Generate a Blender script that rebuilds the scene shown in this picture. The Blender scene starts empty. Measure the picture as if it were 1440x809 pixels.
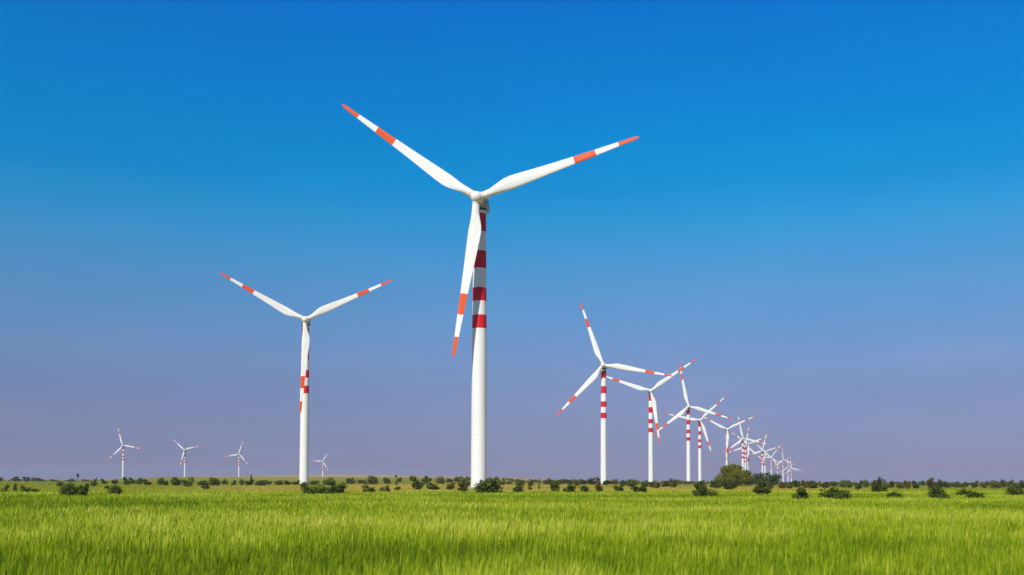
import bpy, math, random
import numpy as np
from mathutils import Matrix, Vector

rng = np.random.default_rng(11)
random.seed(5)
R = math.radians
scene = bpy.context.scene
col = scene.collection

# ------------------------------------------------------------------ camera
LENS, SENS, W, H = 35.0, 36.0, 1440.0, 809.0
FPX = W * LENS / SENS
PITCH, ROLL, SHIFT = R(2.5), R(0.18), 211.0 / 1440.0
CAM = Vector((0.0, 0.0, 2.0))
CROT = Matrix.Rotation(math.pi / 2 + PITCH, 3, 'X') @ Matrix.Rotation(ROLL, 3, 'Z')

cam_d = bpy.data.cameras.new('camera')
cam = bpy.data.objects.new('camera', cam_d)
col.objects.link(cam)
cam_d.lens = LENS; cam_d.sensor_width = SENS; cam_d.shift_y = SHIFT
cam_d.clip_start = 0.1; cam_d.clip_end = 120000
cam_d.dof.use_dof = True; cam_d.dof.focus_distance = 260; cam_d.dof.aperture_fstop = 1.5
cam.matrix_world = Matrix.Translation(CAM) @ CROT.to_4x4()
scene.camera = cam


def ray(px, py):
    return CROT @ Vector(((px - W / 2) / FPX, (H / 2 - py) / FPX + SHIFT * W / FPX, -1.0))


def at(px, py, depth):
    d = ray(px, py)
    return CAM + d * (depth / d.y)


def proj(p):
    q = CROT.transposed() @ (Vector(p) - CAM)
    return (W / 2 + FPX * q.x / -q.z, H / 2 - FPX * (q.y / -q.z - SHIFT * W / FPX))


# ------------------------------------------------------------------ terrain
def smooth(a, b, x):
    t = np.clip((np.asarray(x, float) - a) / (b - a), 0, 1)
    return t * t * (3 - 2 * t)


GREEN_U = (np.array([-400, 130, 180, 230, 330, 450, 560, 640, 720, 780, 850]) - 720) / FPX
GREEN_Z = np.array([0, 0, 3.6, 6.1, 6.5, 6.9, 6.8, 5.6, 4.0, 0.9, 0.0])
BROWN_U = (np.array([150, 210, 260, 330, 400, 480, 540, 600, 680, 740, 790, 840]) - 720) / FPX
BROWN_Z = np.array([0, 10, 17.5, 19, 23, 28, 26, 22, 19, 15, 8.0, 0])
DIPS = []


def terrain(x, y):
    x = np.asarray(x, float); y = np.asarray(y, float)
    ys = np.maximum(y, 1.0)
    u = np.where(y > 1, x / ys, 9.0)
    g = np.interp(u, GREEN_U, GREEN_Z) * smooth(260, 1500, y)
    b = np.maximum(np.interp(u, BROWN_U, BROWN_Z) - g, 0) * smooth(3000, 4200, y)
    z = (g + b) * (1 - smooth(4300, 9000, y))
    z = z + 0.05 * np.sin(x * 0.05) * np.sin(y * 0.043 + 1.0) * smooth(20, 120, y)
    for dx, dy, dz, r in DIPS:
        w = np.exp(-((x - dx) ** 2 + (y - dy) ** 2) / (r * r))
        z = z * (1 - w) + dz * w
    return z


def tz(x, y):
    return float(terrain(x, y))


# ------------------------------------------------------------------ materials
def new_mat(name):
    m = bpy.data.materials.new(name); m.use_nodes = True
    nt = m.node_tree
    return m, nt, nt.nodes['Principled BSDF'], nt.nodes['Material Output']


def noise(nt, scale, detail=4, coord='Object', mapping=None):
    tc = nt.nodes.new('ShaderNodeTexCoord')
    n = nt.nodes.new('ShaderNodeTexNoise')
    n.inputs['Scale'].default_value = scale; n.inputs['Detail'].default_value = detail
    src = tc.outputs[coord]
    if mapping:
        mp = nt.nodes.new('ShaderNodeMapping'); mp.inputs['Scale'].default_value = mapping
        nt.links.new(src, mp.inputs['Vector']); src = mp.outputs['Vector']
    nt.links.new(src, n.inputs['Vector'])
    return n.outputs['Fac']


def ramp(nt, fac, stops):
    r = nt.nodes.new('ShaderNodeValToRGB')
    e = r.color_ramp.elements
    while len(e) < len(stops):
        e.new(0.5)
    for el, (p, c) in zip(e, stops):
        el.position = p; el.color = (*c, 1)
    nt.links.new(fac, r.inputs['Fac'])
    return r.outputs['Color']


def mixc(nt, a, b, fac, mode='MIX'):
    m = nt.nodes.new('ShaderNodeMix'); m.data_type = 'RGBA'; m.blend_type = mode
    for sock, v in ((m.inputs['Factor'], fac), (m.inputs[6], a), (m.inputs[7], b)):
        if isinstance(v, (int, float)):
            sock.default_value = v
        elif isinstance(v, tuple):
            sock.default_value = (*v, 1)
        else:
            nt.links.new(v, sock)
    return m.outputs[2]


def paint(name, c, worn, rough=0.45, streak=(0.5, 0.5, 0.06)):
    m, nt, bs, _ = new_mat(name)
    f = noise(nt, 1.0, 5, mapping=streak)
    nt.links.new(ramp(nt, f, [(0.35, worn), (0.62, c)]), bs.inputs['Base Color'])
    bs.inputs['Roughness'].default_value = rough
    bs.inputs['Specular IOR Level'].default_value = 0.22
    return m


M_WHITE = paint('tower white paint', (0.86, 0.845, 0.81), (0.79, 0.775, 0.74))
M_BLADE = paint('blade white gelcoat', (0.84, 0.82, 0.77), (0.78, 0.755, 0.70), 0.4, (0.8, 0.8, 0.1))
M_BAND = paint('crimson tower band', (0.70, 0.010, 0.014), (0.62, 0.014, 0.02))
M_TIP = paint('orange red blade band', (0.80, 0.085, 0.004), (0.68, 0.088, 0.012), 0.45, (0.8, 0.8, 0.1))
M_NAC = paint('nacelle grey', (0.42, 0.43, 0.40), (0.27, 0.285, 0.25))
M_DARK = paint('nacelle vent dark', (0.05, 0.05, 0.05), (0.035, 0.035, 0.035))
M_CONC = paint('weathered concrete', (0.48, 0.42, 0.31), (0.36, 0.31, 0.23), 0.9, (0.6, 0.6, 0.6))


def leaf_mat(name, dark, light, trans=0.25):
    m, nt, bs, out = new_mat(name)
    oi = nt.nodes.new('ShaderNodeObjectInfo')
    geo = nt.nodes.new('ShaderNodeNewGeometry')
    c = ramp(nt, geo.outputs['Random Per Island'], [(0.0, dark), (1.0, light)])
    v = nt.nodes.new('ShaderNodeHueSaturation')
    mr = nt.nodes.new('ShaderNodeMapRange')
    mr.inputs['To Min'].default_value = 0.75; mr.inputs['To Max'].default_value = 1.35
    nt.links.new(oi.outputs['Random'], mr.inputs['Value'])
    nt.links.new(mr.outputs['Result'], v.inputs['Value'])
    nt.links.new(c, v.inputs['Color'])
    nt.links.new(v.outputs['Color'], bs.inputs['Base Color'])
    bs.inputs['Roughness'].default_value = 0.6; bs.inputs['Specular IOR Level'].default_value = 0.1
    tr = nt.nodes.new('ShaderNodeBsdfTranslucent'); nt.links.new(v.outputs['Color'], tr.inputs['Color'])
    mx = nt.nodes.new('ShaderNodeMixShader'); mx.inputs['Fac'].default_value = trans
    nt.links.new(bs.outputs[0], mx.inputs[1]); nt.links.new(tr.outputs[0], mx.inputs[2])
    nt.links.new(mx.outputs[0], out.inputs['Surface'])
    return m


LEAF = {
    'd': leaf_mat('dark shrub leaves', (0.052, 0.082, 0.013), (0.17, 0.195, 0.035)),
    'g': leaf_mat('mid green shrub leaves', (0.05, 0.09, 0.008), (0.12, 0.17, 0.018)),
    'o': leaf_mat('olive brown shrub leaves', (0.085, 0.08, 0.014), (0.19, 0.16, 0.03)),
    'p': leaf_mat('pale olive shrub leaves', (0.12, 0.14, 0.03), (0.22, 0.23, 0.06)),
    't': leaf_mat('olive tree leaves', (0.115, 0.118, 0.007), (0.27, 0.24, 0.016)),
}
M_BARK = paint('bark', (0.10, 0.075, 0.05), (0.06, 0.045, 0.03), 0.9, (3, 3, 0.6))


# ------------------------------------------------------------------ mesh helpers
def np_mesh(name, verts, polys, mats, mat_idx=None, attr=None, smooth_=False):
    """polys: list of integer arrays, each (n, k)."""
    me = bpy.data.meshes.new(name)
    me.vertices.add(len(verts)); me.vertices.foreach_set('co', np.asarray(verts, np.float32).ravel())
    loops = np.concatenate([p.ravel() for p in polys]).astype(np.int32)
    tot = np.concatenate([np.full(len(p), p.shape[1], np.int32) for p in polys])
    start = np.concatenate([[0], np.cumsum(tot)[:-1]]).astype(np.int32)
    me.loops.add(len(loops)); me.loops.foreach_set('vertex_index', loops)
    me.polygons.add(len(tot)); me.polygons.foreach_set('loop_start', start)
    for m in mats:
        me.materials.append(m)
    if mat_idx is not None:
        me.polygons.foreach_set('material_index', np.asarray(mat_idx, np.int32))
    if attr:
        for k, v in attr.items():
            a = me.attributes.new(k, 'FLOAT', 'POINT'); a.data.foreach_set('value', np.asarray(v, np.float32))
    me.update(calc_edges=True)
    me.polygons.foreach_set('use_smooth', np.full(len(tot), smooth_, bool))
    me.validate()
    if smooth_ and len(verts) < 20000:
        me.set_sharp_from_angle(angle=R(35))
    return me


def link(name, data, parent=None):
    o = bpy.data.objects.new(name, data); col.objects.link(o)
    if parent:
        o.parent = parent
    return o


def tag(o, label=None, cat=None, group=None, kind=None):
    for k, v in (('label', label), ('category', cat), ('group', group), ('kind', kind)):
        if v:
            o[k] = v
    return o


def loft(rings, mats, ring_mat=None, cap=True):
    """rings: list of (k,3) arrays; ring_mat[i] = slot for the strip between i and i+1."""
    k = len(rings[0]); v = np.concatenate(rings)
    quads, idx = [], []
    j = np.arange(k)
    for i in range(len(rings) - 1):
        a = i * k + j; b = i * k + (j + 1) % k
        quads.append(np.stack([a, b, b + k, a + k], 1))
        idx += [ring_mat[i] if ring_mat else 0] * k
    polys = [np.concatenate(quads)]
    if cap:
        polys.append(np.arange(k)[::-1][None, :]); idx.append(ring_mat[0] if ring_mat else 0)
        polys.append((np.arange(k) + (len(rings) - 1) * k)[None, :]); idx.append(ring_mat[-1] if ring_mat else 0)
    return v, polys, idx


def circ(r, z, k=48):
    a = np.linspace(0, 2 * np.pi, k, endpoint=False)
    return np.stack([r * np.cos(a), r * np.sin(a), np.full(k, z)], 1)


# ------------------------------------------------------------------ wind turbine prototype
HUBH, ROT_R, OVER, TILT = 75.0, 43.9, 4.7, R(2.5)

def tower_r(z):
    return float(np.interp(z, [0, 41, 73.1], [2.06, 1.90, 1.62]))

fr = [0.557, 0.604, 0.653, 0.70, 0.768, 0.829, 0.897, 0.961]
zs = [0.4]; slots = []
marks = [f * HUBH for f in fr]
for k_, z in enumerate(marks):
    zs.append(z); slots.append(0 if k_ % 2 == 0 else 1)
zs.append(73.1); slots.append(0)
# flange seams between the steel sections
rings, rm = [], []
def push(z, slot, dr=0.0):
    rings.append(circ(tower_r(z) + dr, z)); rm.append(slot)
for i in range(len(zs) - 1):
    z0, z1, s = zs[i], zs[i + 1], slots[i]
    push(z0, s)
    for sm in (14.0, 27.5, 50.5, 62.0):
        if z0 < sm < z1 - 0.3:
            push(sm, s); push(sm + 0.02, s, 0.035); push(sm + 0.18, s, 0.035); push(sm + 0.20, s)
rings.append(circ(tower_r(73.1), 73.1))
v, p, idx = loft(rings, None, rm)
ME_TOWER = np_mesh('tower', v, p, [M_WHITE, M_BAND], idx, smooth_=True)

v, p, idx = loft([circ(2.75, -0.6), circ(2.75, 0.3), circ(2.65, 0.42), circ(2.2, 0.44)], None)
ME_FOUND = np_mesh('foundation', v, p, [M_CONC], idx)

# nacelle: rounded box lofted along y
def rrect(w, h, y, cz, rad, k=24):
    out = []
    for (sx, sz, a0) in ((1, 1, 0), (-1, 1, 90), (-1, -1, 180), (1, -1, 270)):
        for t in np.linspace(0, 90, k // 4):
            a = R(a0 + t)
            out.append((sx * (w / 2 - rad) + rad * math.cos(a), y, cz + sz * (h / 2 - rad) + rad * math.sin(a)))
    return np.array(out)

v, p, idx = loft([rrect(2.0, 2.0, -3.35, HUBH + 0.1, .9), rrect(2.7, 2.6, -2.9, HUBH + 0.05, .8), rrect(3.5, 3.3, -1.2, HUBH, .55),
                  rrect(3.7, 3.5, 0.5, HUBH - .02, .5), rrect(3.7, 3.4, 4.6, HUBH + .05, .5), rrect(3.2, 2.8, 6.3, HUBH + .3, .6),
                  rrect(2.2, 2.2, 6.7, HUBH + .35, .7)], None)
ME_NAC = np_mesh('nacelle', v, p, [M_NAC], idx, smooth_=False)
v, p, idx = loft([circ(1.62, 72.9, 32), circ(1.75, 73.0, 32), circ(1.75, 73.45, 32)], None)
ME_YAW = np_mesh('yaw_ring', v, p, [M_DARK], idx)
# cooling hood and wind vane mast on the nacelle roof
v, p, idx = loft([rrect(1.9, 0.5, 3.4, HUBH + 2.1, .12), rrect(2.1, 0.75, 4.2, HUBH + 2.2, .12), rrect(2.1, 0.75, 5.2, HUBH + 2.2, .12)], None)
ME_HOOD = np_mesh('cooling_hood', v, p, [M_NAC], idx)

# hub (built round the rotor centre, axis along -y)
prof = [(1.12, 1.55), (1.42, 1.5), (1.55, 1.1), (1.58, 0.3), (1.55, -0.5), (1.38, -1.15), (1.02, -1.65), (0.55, -1.98), (0.12, -2.1)]
rg = []
for r_, y_ in prof:
    a = np.linspace(0, 2 * np.pi, 32, endpoint=False)
    rg.append(np.stack([r_ * np.cos(a), np.full(32, y_), r_ * np.sin(a)], 1))
v, p, idx = loft(rg, None)
ME_HUB = np_mesh('hub', v, p, [M_BLADE], idx, smooth_=True)

# blade along +z, trailing edge towards -x
def section(z, chord, thick, twist, roundness, k=28):
    t = np.linspace(0, 2 * np.pi, k, endpoint=False)
    xc = 0.5 * (1 + np.cos(t))                     # 1 = trailing edge, 0 = leading edge
    yt = 5 * (0.2969 * np.sqrt(xc + 1e-9) - 0.126 * xc - 0.3516 * xc ** 2 + 0.2843 * xc ** 3 - 0.1015 * xc ** 4)
    ya = np.sign(np.sin(t)) * yt * thick + 0.03 * chord * np.sin(np.pi * xc)
    xa = (0.30 - xc) * chord
    xr = -np.cos(t) * thick / 2; yr = np.sin(t) * thick / 2
    x = roundness * xr + (1 - roundness) * xa; y = roundness * yr + (1 - roundness) * ya
    c, s = math.cos(twist), math.sin(twist)
    return np.stack([x * c - y * s, x * s + y * c, np.full(k, z)], 1)

st = [(0.022, 2.2, 2.2, 16, 1), (0.0385, 2.2, 2.2, 16, 1), (0.0387, 1.9, 1.9, 16, 1), (0.0405, 1.9, 1.9, 16, 1), (0.0407, 2.0, 2.0, 16, 1), (0.052, 2.0, 2.0, 16, 1), (0.09, 2.35, 1.85, 15, .7), (0.13, 2.95, 1.5, 14, .3), (0.175, 3.4, 1.2, 12, .08),
      (0.215, 3.5, 1.0, 10, 0), (0.27, 3.35, .82, 8.5, 0), (0.35, 3.0, .68, 6.5, 0), (0.45, 2.55, .54, 4.5, 0), (0.55, 2.2, .44, 3, 0),
      (0.607, 2.0, .39, 2.3, 0), (0.67, 1.8, .34, 1.6, 0), (0.738, 1.58, .29, 1, 0), (0.81, 1.36, .24, .4, 0), (0.878, 1.14, .19, 0, 0),
      (0.94, .95, .14, -.5, 0), (0.975, .80, .09, -.5, 0), (0.992, .60, .06, -.5, 0), (1.0, .26, .03, -.5, 0)]
rg = [section(f * ROT_R, c, t, R(tw), ro) for f, c, t, tw, ro in st]
for r_, s_ in zip(rg, st):
    r_[:, 1] -= 2.4 * s_[0] ** 1.4                  # slight pre-bend into the wind
bm_ = [1 if (0.607 <= st[i][0] < 0.738 or st[i][0] >= 0.878) else 2 if st[i][0] in (0.0385, 0.0387) else 0 for i in range(len(st) - 1)]
v, p, idx = loft(rg, None, bm_)
ME_BLADE = np_mesh('blade', v, p, [M_BLADE, M_TIP, M_DARK], idx, smooth_=True)


def rotor_matrix(theta):
    return Matrix.Rotation(-TILT, 4, 'X') @ Matrix.Rotation(math.pi / 2 - theta, 4, 'Y')


HUB_LOCAL = Vector((0, -OVER, HUBH + OVER * math.sin(TILT) * 0.6))


def place(px, py, yaw, D=None):
    """D None: the distance at which the tower foot stands on flat ground."""
    def base(d):
        P = at(px, py, d)
        return P - Matrix.Rotation(yaw, 3, 'Z') @ HUB_LOCAL
    if D is None:
        lo, hi = 100.0, 12000.0
        for _ in range(60):
            mid = (lo + hi) / 2
            if base(mid).z > 0: hi = mid
            else: lo = mid
        D = (lo + hi) / 2
    return base(D), D


def solve_theta(root, hubpx, ang):
    """rotor azimuth whose blade points along the picture angle ang (degrees)."""
    best = None
    for k in range(-120, 121):
        th = R(ang + k * 0.1)
        tip = root @ Matrix.Translation(HUB_LOCAL) @ rotor_matrix(th) @ Vector((0, -2.4, ROT_R))
        q = proj(tip)
        a = math.degrees(math.atan2(hubpx[1] - q[1], q[0] - hubpx[0]))
        e = abs((a - ang + 180) % 360 - 180)
        if best is None or e < best[0]:
            best = (e, th)
    return best[1]


def turbine(px, py, yaw, angles, label, D=None, lens=(1, 1, 1), solve=True, group=None, small=False):
    yaw = -R(yaw)
    b, D = place(px, py, yaw, D)
    gz = tz(b.x, b.y)
    if D > 1900 and abs(gz - b.z) > 0.2:
        if b.z < -8:
            DIPS.append((b.x, b.y, b.z, 330.0))
        else:
            b.z = gz if b.z > gz else b.z
            if b.z < gz - 0.2:
                DIPS.append((b.x, b.y, b.z, 260.0))
    t = link('wind_turbine', None)
    t.empty_display_size = 2
    t.matrix_world = Matrix.Translation(b) @ Matrix.Rotation(yaw, 4, 'Z')
    tag(t, label, 'wind turbine', group)
    root = t.matrix_world.copy()
    link('tower', ME_TOWER, t)
    if not small:
        link('foundation', ME_FOUND, t)
    n = link('nacelle', ME_NAC, t)
    if not small:
        link('yaw_ring', ME_YAW, n); link('cooling_hood', ME_HOOD, n)
    h = link('hub', ME_HUB, t)
    h.matrix_local = Matrix.Translation(HUB_LOCAL) @ Matrix.Rotation(-TILT, 4, 'X')
    for a, ln in zip(angles, lens):
        th = solve_theta(root, (px, py), a) if solve else R(a)
        o = link('blade', ME_BLADE, t)
        o.matrix_local = Matrix.Translation(HUB_LOCAL) @ rotor_matrix(th) @ Matrix.Diagonal((1, 1, ln, 1))
    return t


GR_ROW = 'turbines receding in rows towards the horizon'
GR_FAR = 'small turbines far off across the plain'
three = lambda a: (a, a + 120, a + 240)
turbine(671.0, 278.3, 7, (145.2, 20.5, 261.2), 'largest wind turbine, red banded white tower rising behind a rounded dark bush', lens=(1.0, .995, .96))
turbine(429.3, 449.8, -9, (151.0, 24.4, 266.8), 'second largest turbine, lone, its lower blade hanging straight down over the tower', lens=(.97, .985, .98))
turbine(848.2, 513.6, 9, (109.7, 350.9, 227.0), 'turbine with all four tower bands clear and lowest blade pointing down left', group=GR_ROW, lens=(.97, 1, .98))
turbine(915.4, 549.8, 5, (35.0, 162.0, 279.2), 'turbine with short down blade crossing its tower, next beyond the four banded one', group=GR_ROW)
turbine(968.3, 571.7, 6, (101.8, 343.4, 218.0), 'turbine with a blade almost upright, standing close before a thinner one', group=GR_ROW)
turbine(984.9, 591.0, 0, (43.0, 169.0, 288.5), 'thinner turbine directly beside and behind the one with an upright blade', group=GR_ROW)
turbine(1022.9, 603.9, 4, (25.5, 152.0, 268.0), 'turbine whose tower foot is hidden by the domed olive tree', group=GR_ROW)
turbine(1045.1, 617.0, 3, (101.9, 215.6, 347.0), 'turbine rising above the shoulder of the domed olive tree, one blade near upright', group=GR_ROW, small=True)
turbine(1048.9, 627.5, 0, (80, 200, 320), 'slim pale turbine squeezed between two banded ones above the olive tree', group=GR_ROW, solve=False, small=True)
turbine(1052.6, 624.6, 0, (21, 145, 266), 'turbine whose blades make a wide Y just past the olive tree top', group=GR_ROW, small=True)
turbine(1072.6, 633.6, 0, (77, 196, 317), 'turbine with near upright blade above the dark round bushes', group=GR_ROW, small=True)
turbine(1076.4, 635.4, 0, (20, 140, 260), 'turbine overlapping another above the dark round bushes, blade rising to one side', group=GR_ROW, small=True)
turbine(1085.0, 643.0, 0, (52, 182, 300), 'small turbine past the dark round bushes with one blade level', group=GR_ROW, solve=False, small=True)
turbine(1094.0, 650.3, 0, (21, 141, 261), 'tiny turbine with Y shaped blades near the end of the row', group=GR_ROW, solve=False, small=True)
turbine(1101.5, 646.6, 0, (95, 215, 335), 'tiny turbine with upright blade near the end of the row', group=GR_ROW, solve=False, small=True)
turbine(1108.6, 656.5, 0, (92, 212, 332), 'second last tiny turbine of the row, its blade upright', D=3900, group=GR_ROW, solve=False, small=True)
turbine(1113.3, 658.8, 0, (97, 217, 348), 'last tiny turbine of the row, a long blade reaching out over the hedge', D=3360, group=GR_ROW, solve=False, small=True)
turbine(172.6, 626.5, 0, (105.6, 349.5, 224.5), 'far turbine with a blade nearly upright, tallest of four small ones', D=2200, group=GR_FAR, small=True)
turbine(259.2, 632.6, 8, (137, 14, 254), 'far turbine with blades in a tilted Y, dark nacelle, on brown rise', D=2520, group=GR_FAR, small=True)
turbine(335.7, 638.7, 0, (71.4, 189.7, 312.5), 'far turbine on the rise with one blade level and one steep', D=2880, group=GR_FAR, small=True)
turbine(453.7, 648.7, 0, (57, 176, 299), 'faintest far turbine, low behind the brown hill beside the second largest tower', D=3436, group=GR_FAR, small=True)

# ------------------------------------------------------------------ ground
az_f = np.arange(-44, 44.01, 0.25); az_b = np.arange(50, 311, 6.0)
az = np.radians(np.concatenate([az_f, az_b]))
rad = np.concatenate([[1.0], np.geomspace(4, 12000, 230)])
A, D_ = np.meshgrid(az, rad)
X = D_ * np.sin(A); Y = D_ * np.cos(A)
Z = terrain(X, Y)
na, nr = len(az), len(rad)
verts = np.concatenate([np.stack([X.ravel(), Y.ravel(), Z.ravel()], 1), [[0, 0, 0]]])
ii, jj = np.meshgrid(np.arange(nr - 1), np.arange(na), indexing='ij')
a = ii * na + jj; b = ii * na + (jj + 1) % na
quads = np.stack([a, a + na, b + na, b], -1).reshape(-1, 4)
j = np.arange(na)
fan = np.stack([j, (j + 1) % na, np.full(na, nr * na)], 1)

mg, nt, bs, out = new_mat('plain ground')
tc = nt.nodes.new('ShaderNodeTexCoord')
sp = nt.nodes.new('ShaderNodeSeparateXYZ'); nt.links.new(tc.outputs['Object'], sp.inputs[0])

def maprange(val, a, b):
    m = nt.nodes.new('ShaderNodeMapRange'); m.interpolation_type = 'SMOOTHSTEP'
    m.inputs['From Min'].default_value = a; m.inputs['From Max'].default_value = b
    nt.links.new(val, m.inputs['Value']); return m.outputs['Result']

n1 = noise(nt, 0.035, 5); n2 = noise(nt, 0.35, 5); n3 = noise(nt, 0.006, 4, mapping=(1, 0.5, 1))
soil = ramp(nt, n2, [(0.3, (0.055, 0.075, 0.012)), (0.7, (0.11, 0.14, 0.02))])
mead = ramp(nt, n1, [(0.32, (0.22, 0.24, 0.008)), (0.68, (0.33, 0.31, 0.02))])
tan = ramp(nt, n1, [(0.36, (0.26, 0.24, 0.02)), (0.5, (0.46, 0.32, 0.06)), (0.66, (0.52, 0.36, 0.10))])
mp_ = nt.nodes.new('ShaderNodeMapping'); mp_.vector_type = 'POINT'
mp_.inputs['Scale'].default_value = (1 / 105, 1 / 190, 0); mp_.inputs['Location'].default_value = (-5 / 105, -320 / 190, 0)
nt.links.new(tc.outputs['Object'], mp_.inputs['Vector'])
ln_ = nt.nodes.new('ShaderNodeVectorMath'); ln_.operation = 'LENGTH'; nt.links.new(mp_.outputs[0], ln_.inputs[0])
mead = mixc(nt, tan, mead, maprange(ln_.outputs['Value'], 0.75, 1.05))
farc = ramp(nt, n3, [(0.35, (0.20, 0.21, 0.015)), (0.55, (0.27, 0.25, 0.025)), (0.7, (0.36, 0.29, 0.07))])
hill = ramp(nt, n3, [(0.35, (0.38, 0.23, 0.07)), (0.65, (0.52, 0.32, 0.10))])
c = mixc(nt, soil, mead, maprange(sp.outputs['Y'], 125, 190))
c = mixc(nt, c, farc, maprange(sp.outputs['Y'], 380, 700))
c = mixc(nt, c, hill, maprange(sp.outputs['Y'], 2950, 3300))
nt.links.new(c, bs.inputs['Base Color']); bs.inputs['Roughness'].default_value = 0.95
bs.inputs['Specular IOR Level'].default_value = 0.1
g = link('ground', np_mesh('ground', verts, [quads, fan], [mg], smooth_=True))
tag(g, kind='structure')

# ------------------------------------------------------------------ grass
def value_noise(x, y, s, seed):
    r = np.random.default_rng(seed); n = 256
    t = r.random((n, n))
    fx = x / s; fy = y / s
    ix = np.floor(fx).astype(int); iy = np.floor(fy).astype(int)
    u = fx - ix; w = fy - iy; u = u * u * (3 - 2 * u); w = w * w * (3 - 2 * w)
    g_ = lambda a, b: t[a % n, b % n]
    return (g_(ix, iy) * (1 - u) + g_(ix + 1, iy) * u) * (1 - w) + (g_(ix, iy + 1) * (1 - u) + g_(ix + 1, iy + 1) * u) * w


def field_edge(x, y):
    return 150 + 45 * smooth(-60, 90, x) + 10 * (value_noise(x, y * 0, 14.0, 3) - .5)


def blades(x, y, h, w, lean, tint, name, mat):
    n = len(x)
    z = terrain(x, y)
    a = rng.random(n) * 2 * np.pi
    px_, py_ = np.cos(a) * w / 2, np.sin(a) * w / 2
    la = rng.normal(0.35, 1.3, n); ll = h * lean * (0.4 + rng.random(n))
    lx, ly = np.cos(la) * ll, np.sin(la) * ll
    v = np.empty((n, 5, 3))
    v[:, 0] = np.stack([x - px_, y - py_, z - .02], 1); v[:, 1] = np.stack([x + px_, y + py_, z - .02], 1)
    mx, my, mz = x + lx * .3, y + ly * .3, z + h * .62
    v[:, 2] = np.stack([mx + px_ * .8, my + py_ * .8, mz], 1); v[:, 3] = np.stack([mx - px_ * .8, my - py_ * .8, mz], 1)
    v[:, 4] = np.stack([x + lx, y + ly, z + h * (1 - .25 * lean)], 1)
    o = np.arange(n)[:, None] * 5
    q = o + np.array([[0, 1, 2, 3]]); t = o + np.array([[3, 2, 4]])
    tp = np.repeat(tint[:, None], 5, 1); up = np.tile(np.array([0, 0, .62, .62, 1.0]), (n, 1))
    return np_mesh(name, v.reshape(-1, 3), [q, t], [mat], attr={'tint': tp.ravel(), 'up': up.ravel()})


def grass_mat(name, stops, tipc):
    m, nt, bs, out = new_mat(name)
    at_ = nt.nodes.new('ShaderNodeAttribute'); at_.attribute_name = 'tint'
    up = nt.nodes.new('ShaderNodeAttribute'); up.attribute_name = 'up'
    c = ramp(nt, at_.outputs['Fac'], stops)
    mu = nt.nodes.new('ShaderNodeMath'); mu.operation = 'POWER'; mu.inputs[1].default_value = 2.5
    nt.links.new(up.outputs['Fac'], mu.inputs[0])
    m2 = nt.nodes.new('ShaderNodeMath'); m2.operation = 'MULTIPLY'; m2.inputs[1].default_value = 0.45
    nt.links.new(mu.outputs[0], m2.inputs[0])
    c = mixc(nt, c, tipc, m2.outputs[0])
    nt.links.new(c, bs.inputs['Base Color'])
    bs.inputs['Roughness'].default_value = 0.6; bs.inputs['Specular IOR Level'].default_value = 0.08
    tr = nt.nodes.new('ShaderNodeBsdfTranslucent'); nt.links.new(c, tr.inputs['Color'])
    mx = nt.nodes.new('ShaderNodeMixShader'); mx.inputs['Fac'].default_value = 0.35
    nt.links.new(bs.outputs[0], mx.inputs[1]); nt.links.new(tr.outputs[0], mx.inputs[2])
    nt.links.new(mx.outputs[0], out.inputs['Surface'])
    return m


M_WHEAT = grass_mat('young wheat', [(0.0, (0.04, 0.10, 0.004)), (0.33, (0.17, 0.295, 0.005)), (0.62, (0.40, 0.51, 0.007)), (1.0, (0.78, 0.76, 0.12))], (0.50, 0.52, 0.03))
M_MEAD = grass_mat('meadow grass', [(0.0, (0.21, 0.25, 0.006)), (0.5, (0.36, 0.36, 0.014)), (1.0, (0.58, 0.40, 0.09))], (0.44, 0.40, 0.05))


def scatter(n, d0, d1, expo):
    """distances with area density falling as d**-expo, over a wedge wider than the view."""
    k = 2 - expo
    d = (rng.random(n) * (d1 ** k - d0 ** k) + d0 ** k) ** (1 / k)
    u = (rng.random(n) * 2 - 1) * (0.60 * d + 5.0)
    return u, d


x, y = scatter(600000, 7.0, 215.0, 1.4)
keep = y < field_edge(x, y) + rng.normal(0, 11, len(x))
x, y = x[keep], y[keep]
big = .6 * value_noise(x, y, 12.0, 1) + .4 * value_noise(x, y, 4.0, 2)
clump = .40 * value_noise(x, y, 1.2, 8) + .35 * value_noise(x, y, .5, 9) + .25 * value_noise(x, y, .24, 10)
patch = np.clip((.5 * big + .5 * clump - .5) * 2.5 + .5, 0, 1)
rows = value_noise(x, y, 34.0, 7)
hh = (0.27 + 0.22 * patch + 0.085 * rng.standard_normal(len(x)) + .06 * rows)
ww = 0.0120 * (np.maximum(y, 12) / 14) ** 0.72 * (0.7 + .6 * rng.random(len(x)))
tint = np.clip(.04 + .70 * patch + .22 * rows + .17 * rng.standard_normal(len(x)), 0, 1)
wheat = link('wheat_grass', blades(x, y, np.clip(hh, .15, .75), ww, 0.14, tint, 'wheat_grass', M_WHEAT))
tag(wheat, 'bright green young wheat filling the field up to the bushes', 'wheat', kind='stuff')

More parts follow.
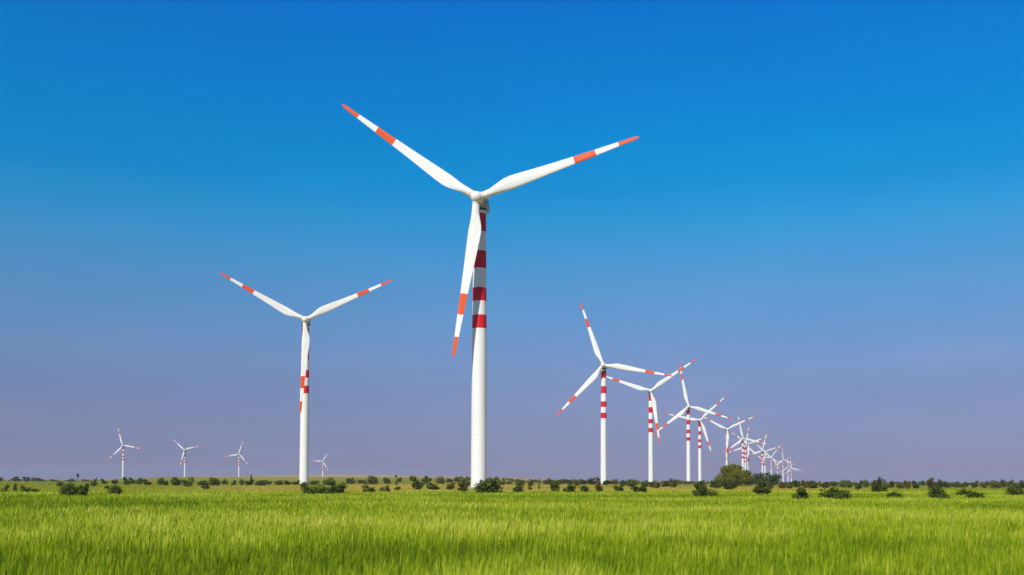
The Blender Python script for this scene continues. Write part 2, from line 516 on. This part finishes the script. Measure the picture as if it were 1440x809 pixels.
x, y = scatter(130000, 135.0, 620.0, 1.2)
pt = .5 * value_noise(x, y, 26.0, 5) + .5 * value_noise(x, y, 7.0, 6)
keep = (y > field_edge(x, y) - 12 + rng.normal(0, 6, len(x))) & (rng.random(len(x)) < .35 + pt)
x, y, pt = x[keep], y[keep], pt[keep]
hh = .14 + .28 * pt * rng.random(len(x)) + .22 * np.exp(-np.maximum(y - field_edge(x, y), 0) / 22); ww = .05 * (y / 150) ** 1.0 * (.6 + .8 * rng.random(len(x)))
dry = np.exp(-(((x - 5) / 95) ** 2 + ((y - 310) / 170) ** 2) ** 2)
tint = np.clip(-.1 + .55 * pt + .75 * dry * pt ** .7 + .15 * rng.standard_normal(len(x)), 0, 1)
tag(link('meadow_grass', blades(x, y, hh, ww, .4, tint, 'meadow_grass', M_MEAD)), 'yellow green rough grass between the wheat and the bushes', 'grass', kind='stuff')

# ------------------------------------------------------------------ bushes and trees
def leaves(n, lobes, size, rg_, flat=0.0):
    """n leaf sized faces through ellipsoid lobes (cx,cy,cz,rx,ry,rz), thicker near the surface."""
    w = np.array([l[3] * l[4] * l[5] for l in lobes]) ** .67; w /= w.sum()
    k = rg_.choice(len(lobes), n, p=w); L = np.array(lobes)[k]
    d = rg_.standard_normal((n, 3)); d /= np.linalg.norm(d, axis=1)[:, None]
    r = np.clip(rg_.random(n) ** .38 + rg_.normal(0, .07, n), 0, 1.18)
    c = L[:, :3] + d * L[:, 3:] * r[:, None]
    ok = c[:, 2] > 0.01
    c, d = c[ok], d[ok]; n = len(c)
    nrm = d + rg_.normal(0, .7, (n, 3)); nrm /= np.linalg.norm(nrm, axis=1)[:, None]
    t = np.cross(nrm, rg_.standard_normal((n, 3))); t /= np.linalg.norm(t, axis=1)[:, None]
    b = np.cross(nrm, t)
    s = (size * (.6 + .8 * rg_.random(n)))[:, None]
    v = np.stack([c - t * s, c - b * s * .55 + nrm * s * .15, c + t * s, c + b * s * .55 + nrm * s * .15], 1).reshape(-1, 3)
    q = np.arange(n)[:, None] * 4 + np.arange(4)[None, :]
    return v, q


def stems(specs, k=7):
    vs, qs = [], []; o = 0
    for pts, r0, r1 in specs:
        pts = np.array(pts, float); m = len(pts)
        a = np.linspace(0, 2 * np.pi, k, endpoint=False)
        for i, p_ in enumerate(pts):
            r = r0 + (r1 - r0) * i / (m - 1)
            vs.append(np.stack([p_[0] + r * np.cos(a), p_[1] + r * np.sin(a), np.full(k, p_[2])], 1))
        j = np.arange(k)
        for i in range(m - 1):
            q0 = o + i * k + j; q1 = o + i * k + (j + 1) % k
            qs.append(np.stack([q0, q1, q1 + k, q0 + k], 1))
        o += m * k
    return np.concatenate(vs), np.concatenate(qs)


def bush_lobes(rg_, n, shape):
    out = []
    if shape == 'round':
        for i in range(n):
            a = rg_.random() * 6.28; q = rg_.random() ** .5 * .27
            s = .16 + .13 * rg_.random()
            out.append((q * math.cos(a), q * math.sin(a), .22 + .42 * rg_.random() * (1 - q), s, s, s * 1.25))
        out.append((0, 0, .38, .36, .36, .36))
    elif shape == 'low':
        for i in range(n):
            a = rg_.random() * 6.28; q = rg_.random() ** .5 * .36
            s = .10 + .10 * rg_.random()
            out.append((q * math.cos(a), q * math.sin(a), .12 + .5 * rg_.random() * (1 - q), s, s, s * 2.2))
    elif shape == 'ragged':
        for i in range(n):
            a = rg_.random() * 6.28; q = rg_.random() ** .5 * .30
            s = .07 + .13 * rg_.random()
            out.append((q * math.cos(a), q * math.sin(a), .1 + .72 * rg_.random(), s, s, s * 1.1))
        out.append((0, 0, .3, .26, .26, .3))
    return out


PROTO = {}
for kind in 'dgop':
    for i, shape in enumerate(('round', 'ragged', 'low', 'ragged', 'ragged')):
        r2 = np.random.default_rng(100 + i * 7 + ord(kind))
        lob = bush_lobes(r2, 9 if shape != 'low' else 16, shape)
        vv, qq = leaves(1500, lob, 0.044, r2)
        lo, hi = np.percentile(vv, 1.5, axis=0), np.percentile(vv, 98.5, axis=0)
        vv = (vv - np.array([(lo[0] + hi[0]) / 2, (lo[1] + hi[1]) / 2, 0])) / np.array([hi[0] - lo[0], hi[1] - lo[1], hi[2]])
        sp_ = []
        for s in range(5):
            a = r2.random() * 6.28; e = .22
            sp_.append(([(.03 * math.cos(a), .03 * math.sin(a), -.03), (.1 * math.cos(a), .1 * math.sin(a), .3), (e * math.cos(a), e * math.sin(a), .62)], .02, .006))
        sv, sq = stems(sp_, 5)
        PROTO[kind, i] = (np_mesh('foliage', vv, [qq], [LEAF[kind]]), np_mesh('stem', sv, [sq], [M_BARK], smooth_=True),
                          np_mesh('bush', np.concatenate([vv, sv]), [np.concatenate([qq, sq + len(vv)])], [LEAF[kind], M_BARK],
                                  np.r_[np.zeros(len(qq)), np.ones(len(sq))]))


def hit(px, py, crop):
    """where the line of sight through a point of the ground meets the terrain."""
    d = ray(px, py); d /= d.y
    prev = 40.0
    for D in np.geomspace(40, 1000, 500):
        p = CAM + d * D
        if p.z < tz(p.x, p.y) + (crop if D < 175 else 0.12):
            return D
        prev = D
    return 1000.0


RAND = random.Random(9)


def bush(px, base, w, h, kind, label, group=None, shape=None):
    D = hit(px, base, .45)
    P = at(px, base, D)
    gz = tz(P.x, P.y)
    top = at(px, base - h, D).z
    wid = w * D / FPX * (0.9 if group == G_HEDGE else 1.04)
    hgt = max(top - gz, .3) * 1.06
    i = shape if shape is not None else (2 if h / w < .42 else RAND.choice((0, 1, 3, 4)))
    fol, stm, both = PROTO[kind, i]
    if w >= 15 or h >= 12:
        o = link('bush', None); o.empty_display_size = .5
        link('foliage', fol, o); link('stem', stm, o)
    else:
        o = link('bush', both)
    o.location = (P.x, P.y, gz - .03)
    o.rotation_euler = (0, 0, RAND.random() * 6.28)
    o.scale = (wid, wid * (.9 if wid < 2.5 * hgt else .5), hgt)
    if wid > 2.5 * hgt:
        o.rotation_euler = (0, 0, RAND.uniform(-.25, .25) + RAND.choice((0, math.pi)))
    tag(o, label, 'bush', group)
    return o


G_HEDGE = 'shrubs of the long low hedge beyond the wheat'
L_HEDGE = 'dark shrub in the long low hedge under open sky past the last turbine'
G_LEFT = 'small shrubs dotted along the grassy rise'
L_LEFT = 'small dark shrub in the scrub line between the far banded turbine and second largest'
G_MID = 'scrub between the banded towers'
L_MID = 'small olive brown shrub in the scrub between the largest turbine and the next tower'
L_GAP = 'small shrub on dry yellow grass between the two largest turbine towers'
G_GAP = 'shrubs on the dry grass between the two largest turbines'
L_RIM = 'small dark shrub on the flat skyline far beyond the pair of dark bushes'
G_RIM = 'shrubs on the flat skyline'
B = [
    # skyline clumps and loose shrubs of the flat grassland
    (22, 677.2, 12, 6.2, 'd', L_RIM, G_RIM), (37, 676.6, 10, 5.5, 'o', L_RIM, G_RIM), (48, 676.8, 8, 4.5, 'd', L_RIM, G_RIM), (57, 676.8, 9, 4.2, 'd', L_RIM, G_RIM),
    (1, 676.8, 6, 5, 'd', L_RIM, G_RIM), (75, 676.6, 11, 2.4, 'o', L_RIM, G_RIM), (100, 676.6, 8, 3, 'd', L_RIM, G_RIM), (120, 677, 10, 2.6, 'o', L_RIM, G_RIM), (134, 677.6, 4, 4.5, 'd', L_RIM, G_RIM),
    (84, 683.3, 8, 5.5, 'd', 'small round dark shrub alone on the grass above the bush pair'),
    (132, 683.5, 9, 5.5, 'd', 'small round dark shrub just past the pair of dark bushes'),
    (146, 680.5, 10, 6, 'd', 'bluish dark shrub near the foot of the tallest far turbine'),
    (150, 686.8, 6, 3.6, 'd', 'tiny dark shrub behind the single dark bush at the wheat edge'),
    (161, 681, 9, 6, 'o', 'olive shrub just beside the foot of the tallest far turbine'),
    (163, 693.5, 18, 9, 'd', 'single dark bush at the wheat edge below the tallest far turbine', None, 0),
    (178, 682, 10, 10, 'd', 'tall dark shrub just past the tallest far turbine tower'),
    (97, 695, 22, 13, 'd', 'wider bush of the dark pair at the wheat edge', 'pair of dark bushes at the wheat edge', 0),
    (116, 695, 17, 12.5, 'd', 'narrower bush of the dark pair at the wheat edge', 'pair of dark bushes at the wheat edge', 3),
    (7, 690, 12, 7, 'd', 'low dark shrub at the very edge of the picture by the wheat'),
    (21, 690, 5, 9, 'd', 'thin upright dark shrub beside low brown ones near the picture edge'),
    (32, 687.5, 7, 5, 'o', 'small brown shrub beside the thin upright one'),
    (42, 691, 22, 4, 'g', 'flat low green shrub patch spreading along the wheat edge', None, 2),
    # rise
    (186, 680.5, 9, 8, 'd', L_LEFT, G_LEFT), (196, 681, 9, 8, 'd', L_LEFT, G_LEFT), (206, 682, 14, 7, 'd', L_LEFT, G_LEFT), (226, 682, 8, 9, 'd', L_LEFT, G_LEFT), (233, 682.5, 7, 6, 'd', L_LEFT, G_LEFT),
    (248, 682.5, 15, 10, 'd', 'dark bush just before the foot of the tilted Y turbine'),
    (264, 684.2, 17, 11.5, 'd', 'rounder darker bush just past the foot of the tilted Y turbine'),
    (285, 682.5, 14, 6, 'd', L_LEFT, G_LEFT), (301, 683, 14, 10, 'd', 'largest dark bush between the two turbines on the rise'),
    (289, 687.5, 10, 7.5, 'd', 'dark shrub standing forward of the scrub line on bright grass'),
    (316, 681, 9, 6, 'd', L_LEFT, G_LEFT), (329, 682, 8, 6, 'd', L_LEFT, G_LEFT), (340, 682, 7, 7, 'd', L_LEFT, G_LEFT), (350, 682, 12, 7, 'd', L_LEFT, G_LEFT),
    (367, 683, 14, 7, 'd', L_LEFT, G_LEFT), (378, 681, 9, 5, 'd', L_LEFT, G_LEFT), (392, 682, 12, 6, 'd', L_LEFT, G_LEFT), (405, 681.5, 11, 5, 'd', L_LEFT, G_LEFT), (416, 681.5, 10, 5, 'd', L_LEFT, G_LEFT),
    (428, 688, 10, 9, 'd', 'dark shrub covering the foot of the second largest turbine'),
    (441, 681.5, 14, 5.5, 'd', L_GAP, G_GAP), (462, 682, 15, 6, 'd', L_GAP, G_GAP),
    (446, 693, 36, 9.5, 'g', 'wide low green bush spreading past the second largest tower foot', None, 2),
    (474, 692.5, 26, 17, 'd', 'big dark bush rising behind the wide low green one', None, 1),
    (493, 680.5, 12, 7.5, 'd', L_GAP, G_GAP), (507, 680, 9, 5, 'd', L_GAP, G_GAP), (513, 680.5, 7, 5, 'o', L_GAP, G_GAP),
    (524, 681.5, 14, 11, 'd', 'round dark bush on the brown hill skirt behind olive ones'),
    (520, 691, 18, 7.5, 'd', 'low dark olive bush in front of the round hillside bush', None, 1),
    (538, 690, 9, 4.5, 'o', L_GAP, G_GAP), (543, 690.5, 10, 7, 'p', 'pale olive tuft of bush beside dry yellow grass'),
    (544, 680.5, 11, 8, 'd', L_GAP, G_GAP), (562, 678, 7, 6, 'o', L_GAP, G_GAP), (559, 688.7, 9, 4, 'g', L_GAP, G_GAP), (602, 677.5, 9, 5, 'o', L_GAP, G_GAP),
    (586, 688, 19, 16.5, 'd', 'large dark bush on dry grass midway between two largest turbines', None, 4),
    (598, 679.5, 9, 9, 'd', L_GAP, G_GAP), (609, 688.3, 17, 8.5, 'd', 'low dark bush touching the large one midway between the two largest turbines'),
    (619, 680.5, 12, 9, 'o', L_GAP, G_GAP), (633, 688.2, 12, 9, 'd', 'cone shaped dark shrub alone on tan grass'),
    (632, 678, 10, 5, 'o', L_GAP, G_GAP), (643, 678, 9, 5, 'o', L_GAP, G_GAP),
    (651, 690, 13, 10, 'o', 'brownish shrub just before the largest tower foot'),
    (655, 684, 13, 11, 'd', 'tall dark shrub tucked against the largest tower'),
    (687, 691.8, 33, 17, 'd', 'big rounded dark bush covering the foot of the largest turbine', None, 0),
    (706, 682, 9, 6.5, 'd', 'small dark shrub peeping out behind the largest tower bush'),
    (715, 681, 10, 4, 'o', L_MID, G_MID),
    (731, 683.5, 13, 8.5, 'd', 'dark round shrub above a paler one past the largest turbine'),
    (729, 690.8, 14, 7, 'd', 'grey green shrub below the dark round one past the largest turbine'),
    (747, 683, 10, 7, 'd', L_MID, G_MID), (745, 688.5, 6, 6, 'o', L_MID, G_MID), (770, 681, 10, 6, 'o', L_MID, G_MID),
    (780, 689.3, 15, 12.5, 'd', 'dark bush on yellow grass, biggest between largest and four banded turbines', None, 3),
    (790, 680.5, 13, 6, 'o', L_MID, G_MID), (801, 681, 11, 5.5, 'o', L_MID, G_MID), (811, 683.3, 9, 8, 'o', L_MID, G_MID),
    (801, 691, 16, 9, 'd', 'squat dark bush at wheat edge beside the biggest between those turbines'),
    (822, 691.3, 12, 7.5, 'g', 'mid green round shrub at the wheat edge before the four banded turbine'),
    (842, 690.5, 10, 11, 'o', 'upright olive shrub at the wheat edge under the four banded turbine'),
    (820, 681, 11, 6, 'o', L_MID, G_MID), (832, 681.3, 14, 8, 'o', L_MID, G_MID), (852, 682, 10, 6, 'd', 'small dark shrub beside the foot of the four banded turbine'),
    (842, 680, 8, 8, 'o', L_MID, G_MID), (864, 681, 12, 6, 'o', 'low brown shrub just past the foot of the four banded turbine'),
    (870, 689.5, 14, 8.5, 'd', 'dark bush at wheat edge, first past the four banded turbine'),
    (888, 684.5, 15, 9, 'd', 'dark bush set back between the second and third bushes past the four banded turbine'),
    (878, 682, 13, 5.5, 'o', 'low brown scrub shrub behind the two dark bushes past the four banded turbine'),
    (899, 691, 22, 10, 'd', 'broad dark bush in front of the short bladed turbine tower', None, 1),
    (917, 685.5, 9, 7, 'p', 'pale shrub at the foot of the short bladed turbine'),
    (925, 686.3, 8, 7, 'd', 'dark shrub next to the pale one at the short bladed turbine'),
    (937, 684.3, 13, 7, 'o', 'brown shrub midway between short bladed turbine and the upright blade pair'),
    (947, 685.5, 10, 11, 'd', 'taller dark shrub midway between short bladed turbine and the upright blade pair'),
    (960, 680.5, 20, 4, 'o', 'low flat brown shrub behind the turbine with an upright blade', None, 2),
    (985, 696.5, 17, 14, 'd', 'dark bush standing forward in the wheat below the thinner turbine', None, 3),
    (984, 686.5, 14, 9.5, 'd', 'dark shrub directly behind the forward bush below the thinner turbine'),
    (999, 696.5, 17, 7, 'p', 'pale low shrub leaning against the forward dark bush', None, 2),
    (1007, 686.5, 16, 10.5, 'd', 'dark bush at one skirt of the domed olive tree'),
    (1026, 688.3, 23, 11, 'd', 'dark green bush growing in front of the domed olive tree', None, 1),
    (1053, 682.5, 15, 9, 'd', 'dark bush between the olive tree and the round hedge bushes'),
    (1068, 682.5, 22, 15, 'd', 'larger round dark bush below the overlapping turbines', None, 0),
    (1087, 682.5, 19, 15.5, 'd', 'darkest round bush at the foot of the small end turbines', None, 3),
    (1071, 693.5, 22, 14, 'd', 'dark bush in the wheat in front of the round hedge bushes', None, 4),
    (1083, 687.5, 9, 6, 'd', 'small dark shrub at the foot of the darkest round bush'),
    # hedge past the last turbine
    (1100, 687, 11, 8, 'o', L_HEDGE, G_HEDGE), (1111, 687, 12, 9, 'd', L_HEDGE, G_HEDGE), (1121, 685.5, 12, 9, 'd', L_HEDGE, G_HEDGE), (1132, 686.3, 11, 10, 'o', L_HEDGE, G_HEDGE),
    (1143, 687, 16, 9.5, 'd', 'darkest broad shrub of the hedge soon after the last turbine'), (1160, 686, 13, 7.5, 'd', L_HEDGE, G_HEDGE),
    (1185, 685.5, 13, 9, 'd', L_HEDGE, G_HEDGE), (1194, 686, 11, 9, 'd', L_HEDGE, G_HEDGE), (1207, 688, 13, 10.5, 'd', L_HEDGE, G_HEDGE), (1218, 685.5, 8, 9.5, 'd', L_HEDGE, G_HEDGE),
    (1244, 682, 5, 7, 'd', L_HEDGE, G_HEDGE), (1254, 686, 11, 8.5, 'd', L_HEDGE, G_HEDGE), (1266, 687, 11, 8.5, 'd', L_HEDGE, G_HEDGE), (1276, 687, 11, 10, 'o', L_HEDGE, G_HEDGE), (1287, 687, 13, 9.5, 'd', L_HEDGE, G_HEDGE),
    (1298, 683, 8, 6.5, 'd', L_HEDGE, G_HEDGE), (1322, 682, 8, 7, 'o', L_HEDGE, G_HEDGE), (1321, 686, 12, 8, 'd', L_HEDGE, G_HEDGE), (1332, 686, 13, 8, 'd', L_HEDGE, G_HEDGE), (1345, 685.5, 16, 6.5, 'd', L_HEDGE, G_HEDGE),
    (1370, 686, 11, 8.5, 'd', L_HEDGE, G_HEDGE), (1385, 686, 13, 8.5, 'o', L_HEDGE, G_HEDGE), (1400, 687, 15, 10, 'd', L_HEDGE, G_HEDGE), (1411, 685.5, 8, 10, 'o', L_HEDGE, G_HEDGE), (1438, 686, 13, 9, 'd', L_HEDGE, G_HEDGE),
    (1172, 684, 12, 6, 'd', L_HEDGE, G_HEDGE), (1357, 685.5, 12, 6, 'o', L_HEDGE, G_HEDGE), (1420, 685, 10, 9, 'd', L_HEDGE, G_HEDGE), (1232, 685, 8, 9, 'o', L_HEDGE, G_HEDGE),
    (1127, 700, 22, 12.5, 'd', 'dark bush in the wheat in front of the hedge, nearest the last turbine', None, 4),
    (1173, 699, 34, 12, 'g', 'wide mid green bush sunk in the wheat before the hedge', None, 2),
    (1184, 700, 22, 7, 'd', 'dark low shrub against the wide mid green bush', None, 2),
    (1232, 691.5, 14, 17, 'd', 'tall two toned shrub standing above the hedge', None, 1),
    (1242, 691.3, 12, 11, 'd', 'dark shrub hugging the tall two toned shrub'),
    (1257, 697.5, 20, 5.5, 'g', 'flat green shrub in the wheat past the tall two toned shrub', None, 2),
    (1309, 687, 12, 13.5, 'o', 'tall olive shrub rising above the hedge behind a wheat field bush'),
    (1317, 699.5, 20, 14, 'd', 'dark bush in the wheat directly before the tall olive shrub', None, 0),
    (1328, 700, 14, 6, 'g', 'low green shrub at the side of the bush before the tall olive shrub', None, 2),
    (1356, 695.5, 18, 7, 'g', 'small low green shrub in wheat just ahead of a longer flat one', None, 2),
    (1371, 698.5, 24, 6.5, 'g', 'long flat green shrub in wheat before the hedge', None, 2),
    (1427, 695.5, 19, 14.5, 'd', 'large dark bush where the hedge meets the picture edge', None, 0),
]
for s in B:
    bush(*s)


def tree(px, base, w, h, label, leafkey, nleaf, size, lobes, trunk, cat='tree', name='tree', D=None):
    D = D or hit(px, base, .4)
    P = at(px, base, D); gz = tz(P.x, P.y)
    hgt = at(px, base - h, D).z - gz; wid = w * D / FPX
    o = link(name, None); o.location = (P.x, P.y, gz - .05); o.empty_display_size = .5
    tag(o, label, cat)
    r2 = np.random.default_rng(int(px * 10))
    vv, qq = leaves(nleaf, lobes(r2), size, r2)
    if nleaf > 5000:
        lo, hi = np.percentile(vv, 1, axis=0), np.percentile(vv, 99, axis=0)
        vv = (vv - np.array([(lo[0] + hi[0]) / 2, (lo[1] + hi[1]) / 2, 0])) / np.array([hi[0] - lo[0], hi[1] - lo[1], hi[2]])
    vv = vv * np.array([wid, wid, hgt])
    link('crown', np_mesh('crown', vv, [qq], [LEAF[leafkey]]), o)
    sv, sq = stems(trunk(r2), 8)
    sv = sv * np.array([wid, wid, hgt])
    link('trunk', np_mesh('trunk', sv, [sq], [M_BARK], smooth_=True), o)
    return o


def dome_lobes(r2):
    out = [(0, 0, .42, .40, .36, .45)]
    for i in range(42):
        a = r2.random() * 6.28; el = math.asin(r2.random() ** .8) if i > 10 else .1
        q = .40 * math.cos(el); s = .07 + .06 * r2.random()
        out.append((q * math.cos(a), q * math.sin(a), .22 + .68 * math.sin(el) * (.92 + .16 * r2.random()), s, s, s * 1.25))
    return out


def dome_trunk(r2):
    sp_ = [([(0, 0, -.05), (.01, 0, .15), (0, .01, .35)], .035, .022)]
    for i in range(8):
        a = i * .785 + r2.random() * .4
        sp_.append(([(0, 0, .12), (.12 * math.cos(a), .12 * math.sin(a), .4), (.28 * math.cos(a), .28 * math.sin(a), .66)], .018, .005))
    return sp_


tree(1032, 683.5, 49, 28.5, 'broad domed olive green tree hiding a turbine tower foot', 't', 42000, .015, dome_lobes, dome_trunk)


def stick_trunk(r2):
    return [([(0, 0, -.03), (.05, 0, .4), (-.03, 0, .75), (0, 0, .97)], .075, .03),
            ([(.04, 0, .4), (.25, .05, .62), (.32, .05, .8)], .04, .015), ([(0, 0, .55), (-.25, .05, .72), (-.3, 0, .85)], .035, .012)]


tree(109, 677, 5.0, 11.5, 'lone slender tree with small dark crown on the flat skyline', 'd', 500, .075,
     lambda r2: [(0, 0, .80, .34, .34, .17), (.1, .1, .70, .26, .2, .12), (-.12, 0, .86, .2, .2, .1)], stick_trunk, D=640)
tree(353, 682, 4.5, 15.5, 'narrow dark columnar tree on the green rise beyond the turbines', 'd', 700, .07,
     lambda r2: [(0, 0, .35, .42, .42, .3), (0, 0, .62, .28, .28, .25), (.03, 0, .85, .16, .16, .15)], stick_trunk)
tree(557, 684, 5, 15.5, 'thin pale tree with a tiny dark top on dry grass', 'o', 350, .08,
     lambda r2: [(-.02, 0, .93, .38, .38, .06), (.1, 0, .35, .3, .3, .2)], stick_trunk)
for px, base, h, lab in ((758, 688.5, 19, 'tall dead looking sapling past the largest turbine'), (791, 681, 9.5, 'thin bare sapling above the brown scrub'),
                         (831, 681, 10.5, 'thin bare sapling just before the four banded turbine')):
    tree(px, base, 4, h, lab, 'o', 220, .075, lambda r2: [(0, 0, .28, .42, .42, .22), (0, 0, .62, .12, .12, .2)], stick_trunk, name='sapling')


def shrub_mass(name, label, rows, key, n_leaf, seed):
    """rows: (px0, px1, base_py, depth, height_m) strips of scrub too far off to count."""
    r2 = np.random.default_rng(seed); vs, qs, o = [], [], 0
    for px0, px1, D, hm, thick in rows:
        n = int((px1 - px0) / 3.2)
        for i in range(n):
            px = px0 + (px1 - px0) * (i + r2.random()) / n
            d = D + r2.normal(0, thick)
            x_ = (px - 720) / FPX * d
            s = hm * (.45 + .75 * r2.random()); wdt = 3.6 * d / FPX * (.7 + .8 * r2.random())
            lob = [(x_ + r2.normal(0, wdt * .3), d + r2.normal(0, wdt * .3), tz(x_, d) + s * (.3 + .3 * r2.random()), wdt * .5, wdt * .5, s * .42) for _ in range(3)]
            vv, qq = leaves(n_leaf, lob, .16 * s, r2)
            vs.append(vv); qs.append(qq + o); o += len(vv)
    tag(link(name, np_mesh(name, np.concatenate(vs), [np.concatenate(qs)], [LEAF[key]])), label, 'scrub', kind='stuff')


shrub_mass('brown_shrubbery', 'brownish mass of distant scrub behind the banded towers',
           [(715, 1000, 700, 2.6, 60), (770, 960, 900, 3.6, 60), (640, 720, 900, 3.5, 60)], 'o', 90, 21)
shrub_mass('hedge_treeline', 'thin dark line of far scrub along the skyline behind the hedge',
           [(1095, 1475, 620, 1.7, 60), (1095, 1475, 950, 3.0, 60), (-30, 140, 900, 1.8, 60)], 'g', 70, 22)

# ------------------------------------------------------------------ haze over the plain
HAZE = 9e-5
if HAZE:
    hx, hz0, hz1 = 12600.0, -40.0, 128.0
    hv = [(x_, y_, z_) for z_ in (hz0, hz1) for x_, y_ in ((-hx, -hx), (hx, -hx), (hx, hx), (-hx, hx))]
    hm = bpy.data.meshes.new('haze')
    hm.from_pydata(hv, [], [(3, 2, 1, 0), (4, 5, 6, 7), (0, 1, 5, 4), (1, 2, 6, 5), (2, 3, 7, 6), (3, 0, 4, 7)])
    mh = bpy.data.materials.new('thin haze'); mh.use_nodes = True
    mh.node_tree.nodes.remove(mh.node_tree.nodes['Principled BSDF'])
    pv = mh.node_tree.nodes.new('ShaderNodeVolumePrincipled')
    pv.inputs['Density'].default_value = HAZE; pv.inputs['Color'].default_value = (0.62, 0.76, 0.96, 1); pv.inputs['Anisotropy'].default_value = 0.0
    mh.node_tree.links.new(pv.outputs[0], mh.node_tree.nodes['Material Output'].inputs['Volume'])
    hm.materials.append(mh)
    tag(link('haze', hm), kind='stuff')

# ------------------------------------------------------------------ light and sky
SUN_EL, SUN_AZ = R(42), R(26)
to_sun = Vector((-math.sin(SUN_AZ) * math.cos(SUN_EL), -math.cos(SUN_AZ) * math.cos(SUN_EL), math.sin(SUN_EL)))
sl = bpy.data.lights.new('sun', 'SUN'); sl.energy = 4.6; sl.angle = R(0.53); sl.color = (1.0, 0.95, 0.87)
so = bpy.data.objects.new('sun', sl); col.objects.link(so)
so.rotation_euler = to_sun.to_track_quat('Z', 'Y').to_euler(); so.location = (-30, -60, 80)

wd = bpy.data.worlds.new('World'); scene.world = wd; wd.use_nodes = True
wn = wd.node_tree; bg = wn.nodes['Background']
sky = wn.nodes.new('ShaderNodeTexSky'); sky.sky_type = 'NISHITA'; sky.sun_disc = False
sky.sun_elevation = SUN_EL; sky.sun_rotation = math.pi + SUN_AZ
sky.air_density = 1.0; sky.dust_density = 0.1; sky.ozone_density = 4.0
STR = 0.14
SKY_TINT = [(z, tuple(v / 1.25 for v in c)) for z, c in (
    (0.0000, (0.2534, 0.1519, 0.2881)),
    (0.0060, (0.2534, 0.1519, 0.2881)),
    (0.0254, (0.2327, 0.2070, 0.4047)),
    (0.0531, (0.2795, 0.2511, 0.4245)),
    (0.0877, (0.3146, 0.2976, 0.4485)),
    (0.1220, (0.3515, 0.3802, 0.5275)),
    (0.1561, (0.3104, 0.4501, 0.6057)),
    (0.1896, (0.2748, 0.5233, 0.6766)),
    (0.2226, (0.1914, 0.5947, 0.7703)),
    (0.2550, (0.0938, 0.6622, 0.8556)),
    (0.2866, (0.0195, 0.6622, 0.9144)),
    (0.3174, (0.0020, 0.6807, 0.9638)),
    (0.3648, (0.0020, 0.6625, 1.0834)),
    (0.3988, (0.0020, 0.6617, 1.0990)),
    (0.4287, (0.0020, 0.6395, 1.2126)),
    (0.5600, (0.0200, 0.3200, 0.6500)),
    (0.7500, (0.0300, 0.2400, 0.4800)),
    (1.0000, (0.0400, 0.2200, 0.4200)),
)]
tcw = wn.nodes.new('ShaderNodeTexCoord')
sx = wn.nodes.new('ShaderNodeSeparateXYZ'); wn.links.new(tcw.outputs['Generated'], sx.inputs[0])
if SKY_TINT:
    tint_c = ramp(wn, sx.outputs['Z'], SKY_TINT)
    sc_ = wn.nodes.new('ShaderNodeVectorMath'); sc_.operation = 'SCALE'; sc_.inputs['Scale'].default_value = 1.25
    wn.links.new(mixc(wn, sky.outputs[0], tint_c, 1.0, 'MULTIPLY'), sc_.inputs[0])
    mpw = wn.nodes.new('ShaderNodeMapping'); mpw.inputs['Scale'].default_value = (1.0, 1.0, 5.5); mpw.inputs['Rotation'].default_value = (0, R(-7), 0)
    wn.links.new(tcw.outputs['Generated'], mpw.inputs['Vector'])
    nw = wn.nodes.new('ShaderNodeTexNoise'); nw.inputs['Scale'].default_value = 3.2; nw.inputs['Detail'].default_value = 6; nw.inputs['Roughness'].default_value = .62; nw.inputs['Distortion'].default_value = .5
    wn.links.new(mpw.outputs['Vector'], nw.inputs['Vector'])
    tone = ramp(wn, nw.outputs['Fac'], [(0.28, (.90, .93, .945)), (0.52, (.965, .97, .975)), (0.74, (1.05, 1.015, 1.0))])
    st_ = wn.nodes.new('ShaderNodeMix'); st_.data_type = 'RGBA'; st_.blend_type = 'MULTIPLY'; st_.inputs['Factor'].default_value = 1.0
    wn.links.new(sc_.outputs[0], st_.inputs[6]); wn.links.new(tone, st_.inputs[7])
    wn.links.new(st_.outputs[2], bg.inputs['Color'])
else:
    wn.links.new(sky.outputs[0], bg.inputs['Color'])
bg.inputs['Strength'].default_value = STR

# ------------------------------------------------------------------ render settings
vs_ = scene.view_settings
scene.display_settings.display_device = 'sRGB'
vs_.view_transform = 'Standard'; vs_.look = 'None'; vs_.exposure = 0; vs_.gamma = 1; vs_.use_curve_mapping = False
scene.render.engine = 'CYCLES'
scene.cycles.use_denoising = True
scene.cycles.max_bounces = 6; scene.cycles.transparent_max_bounces = 4
scene.cycles.volume_bounces = 0
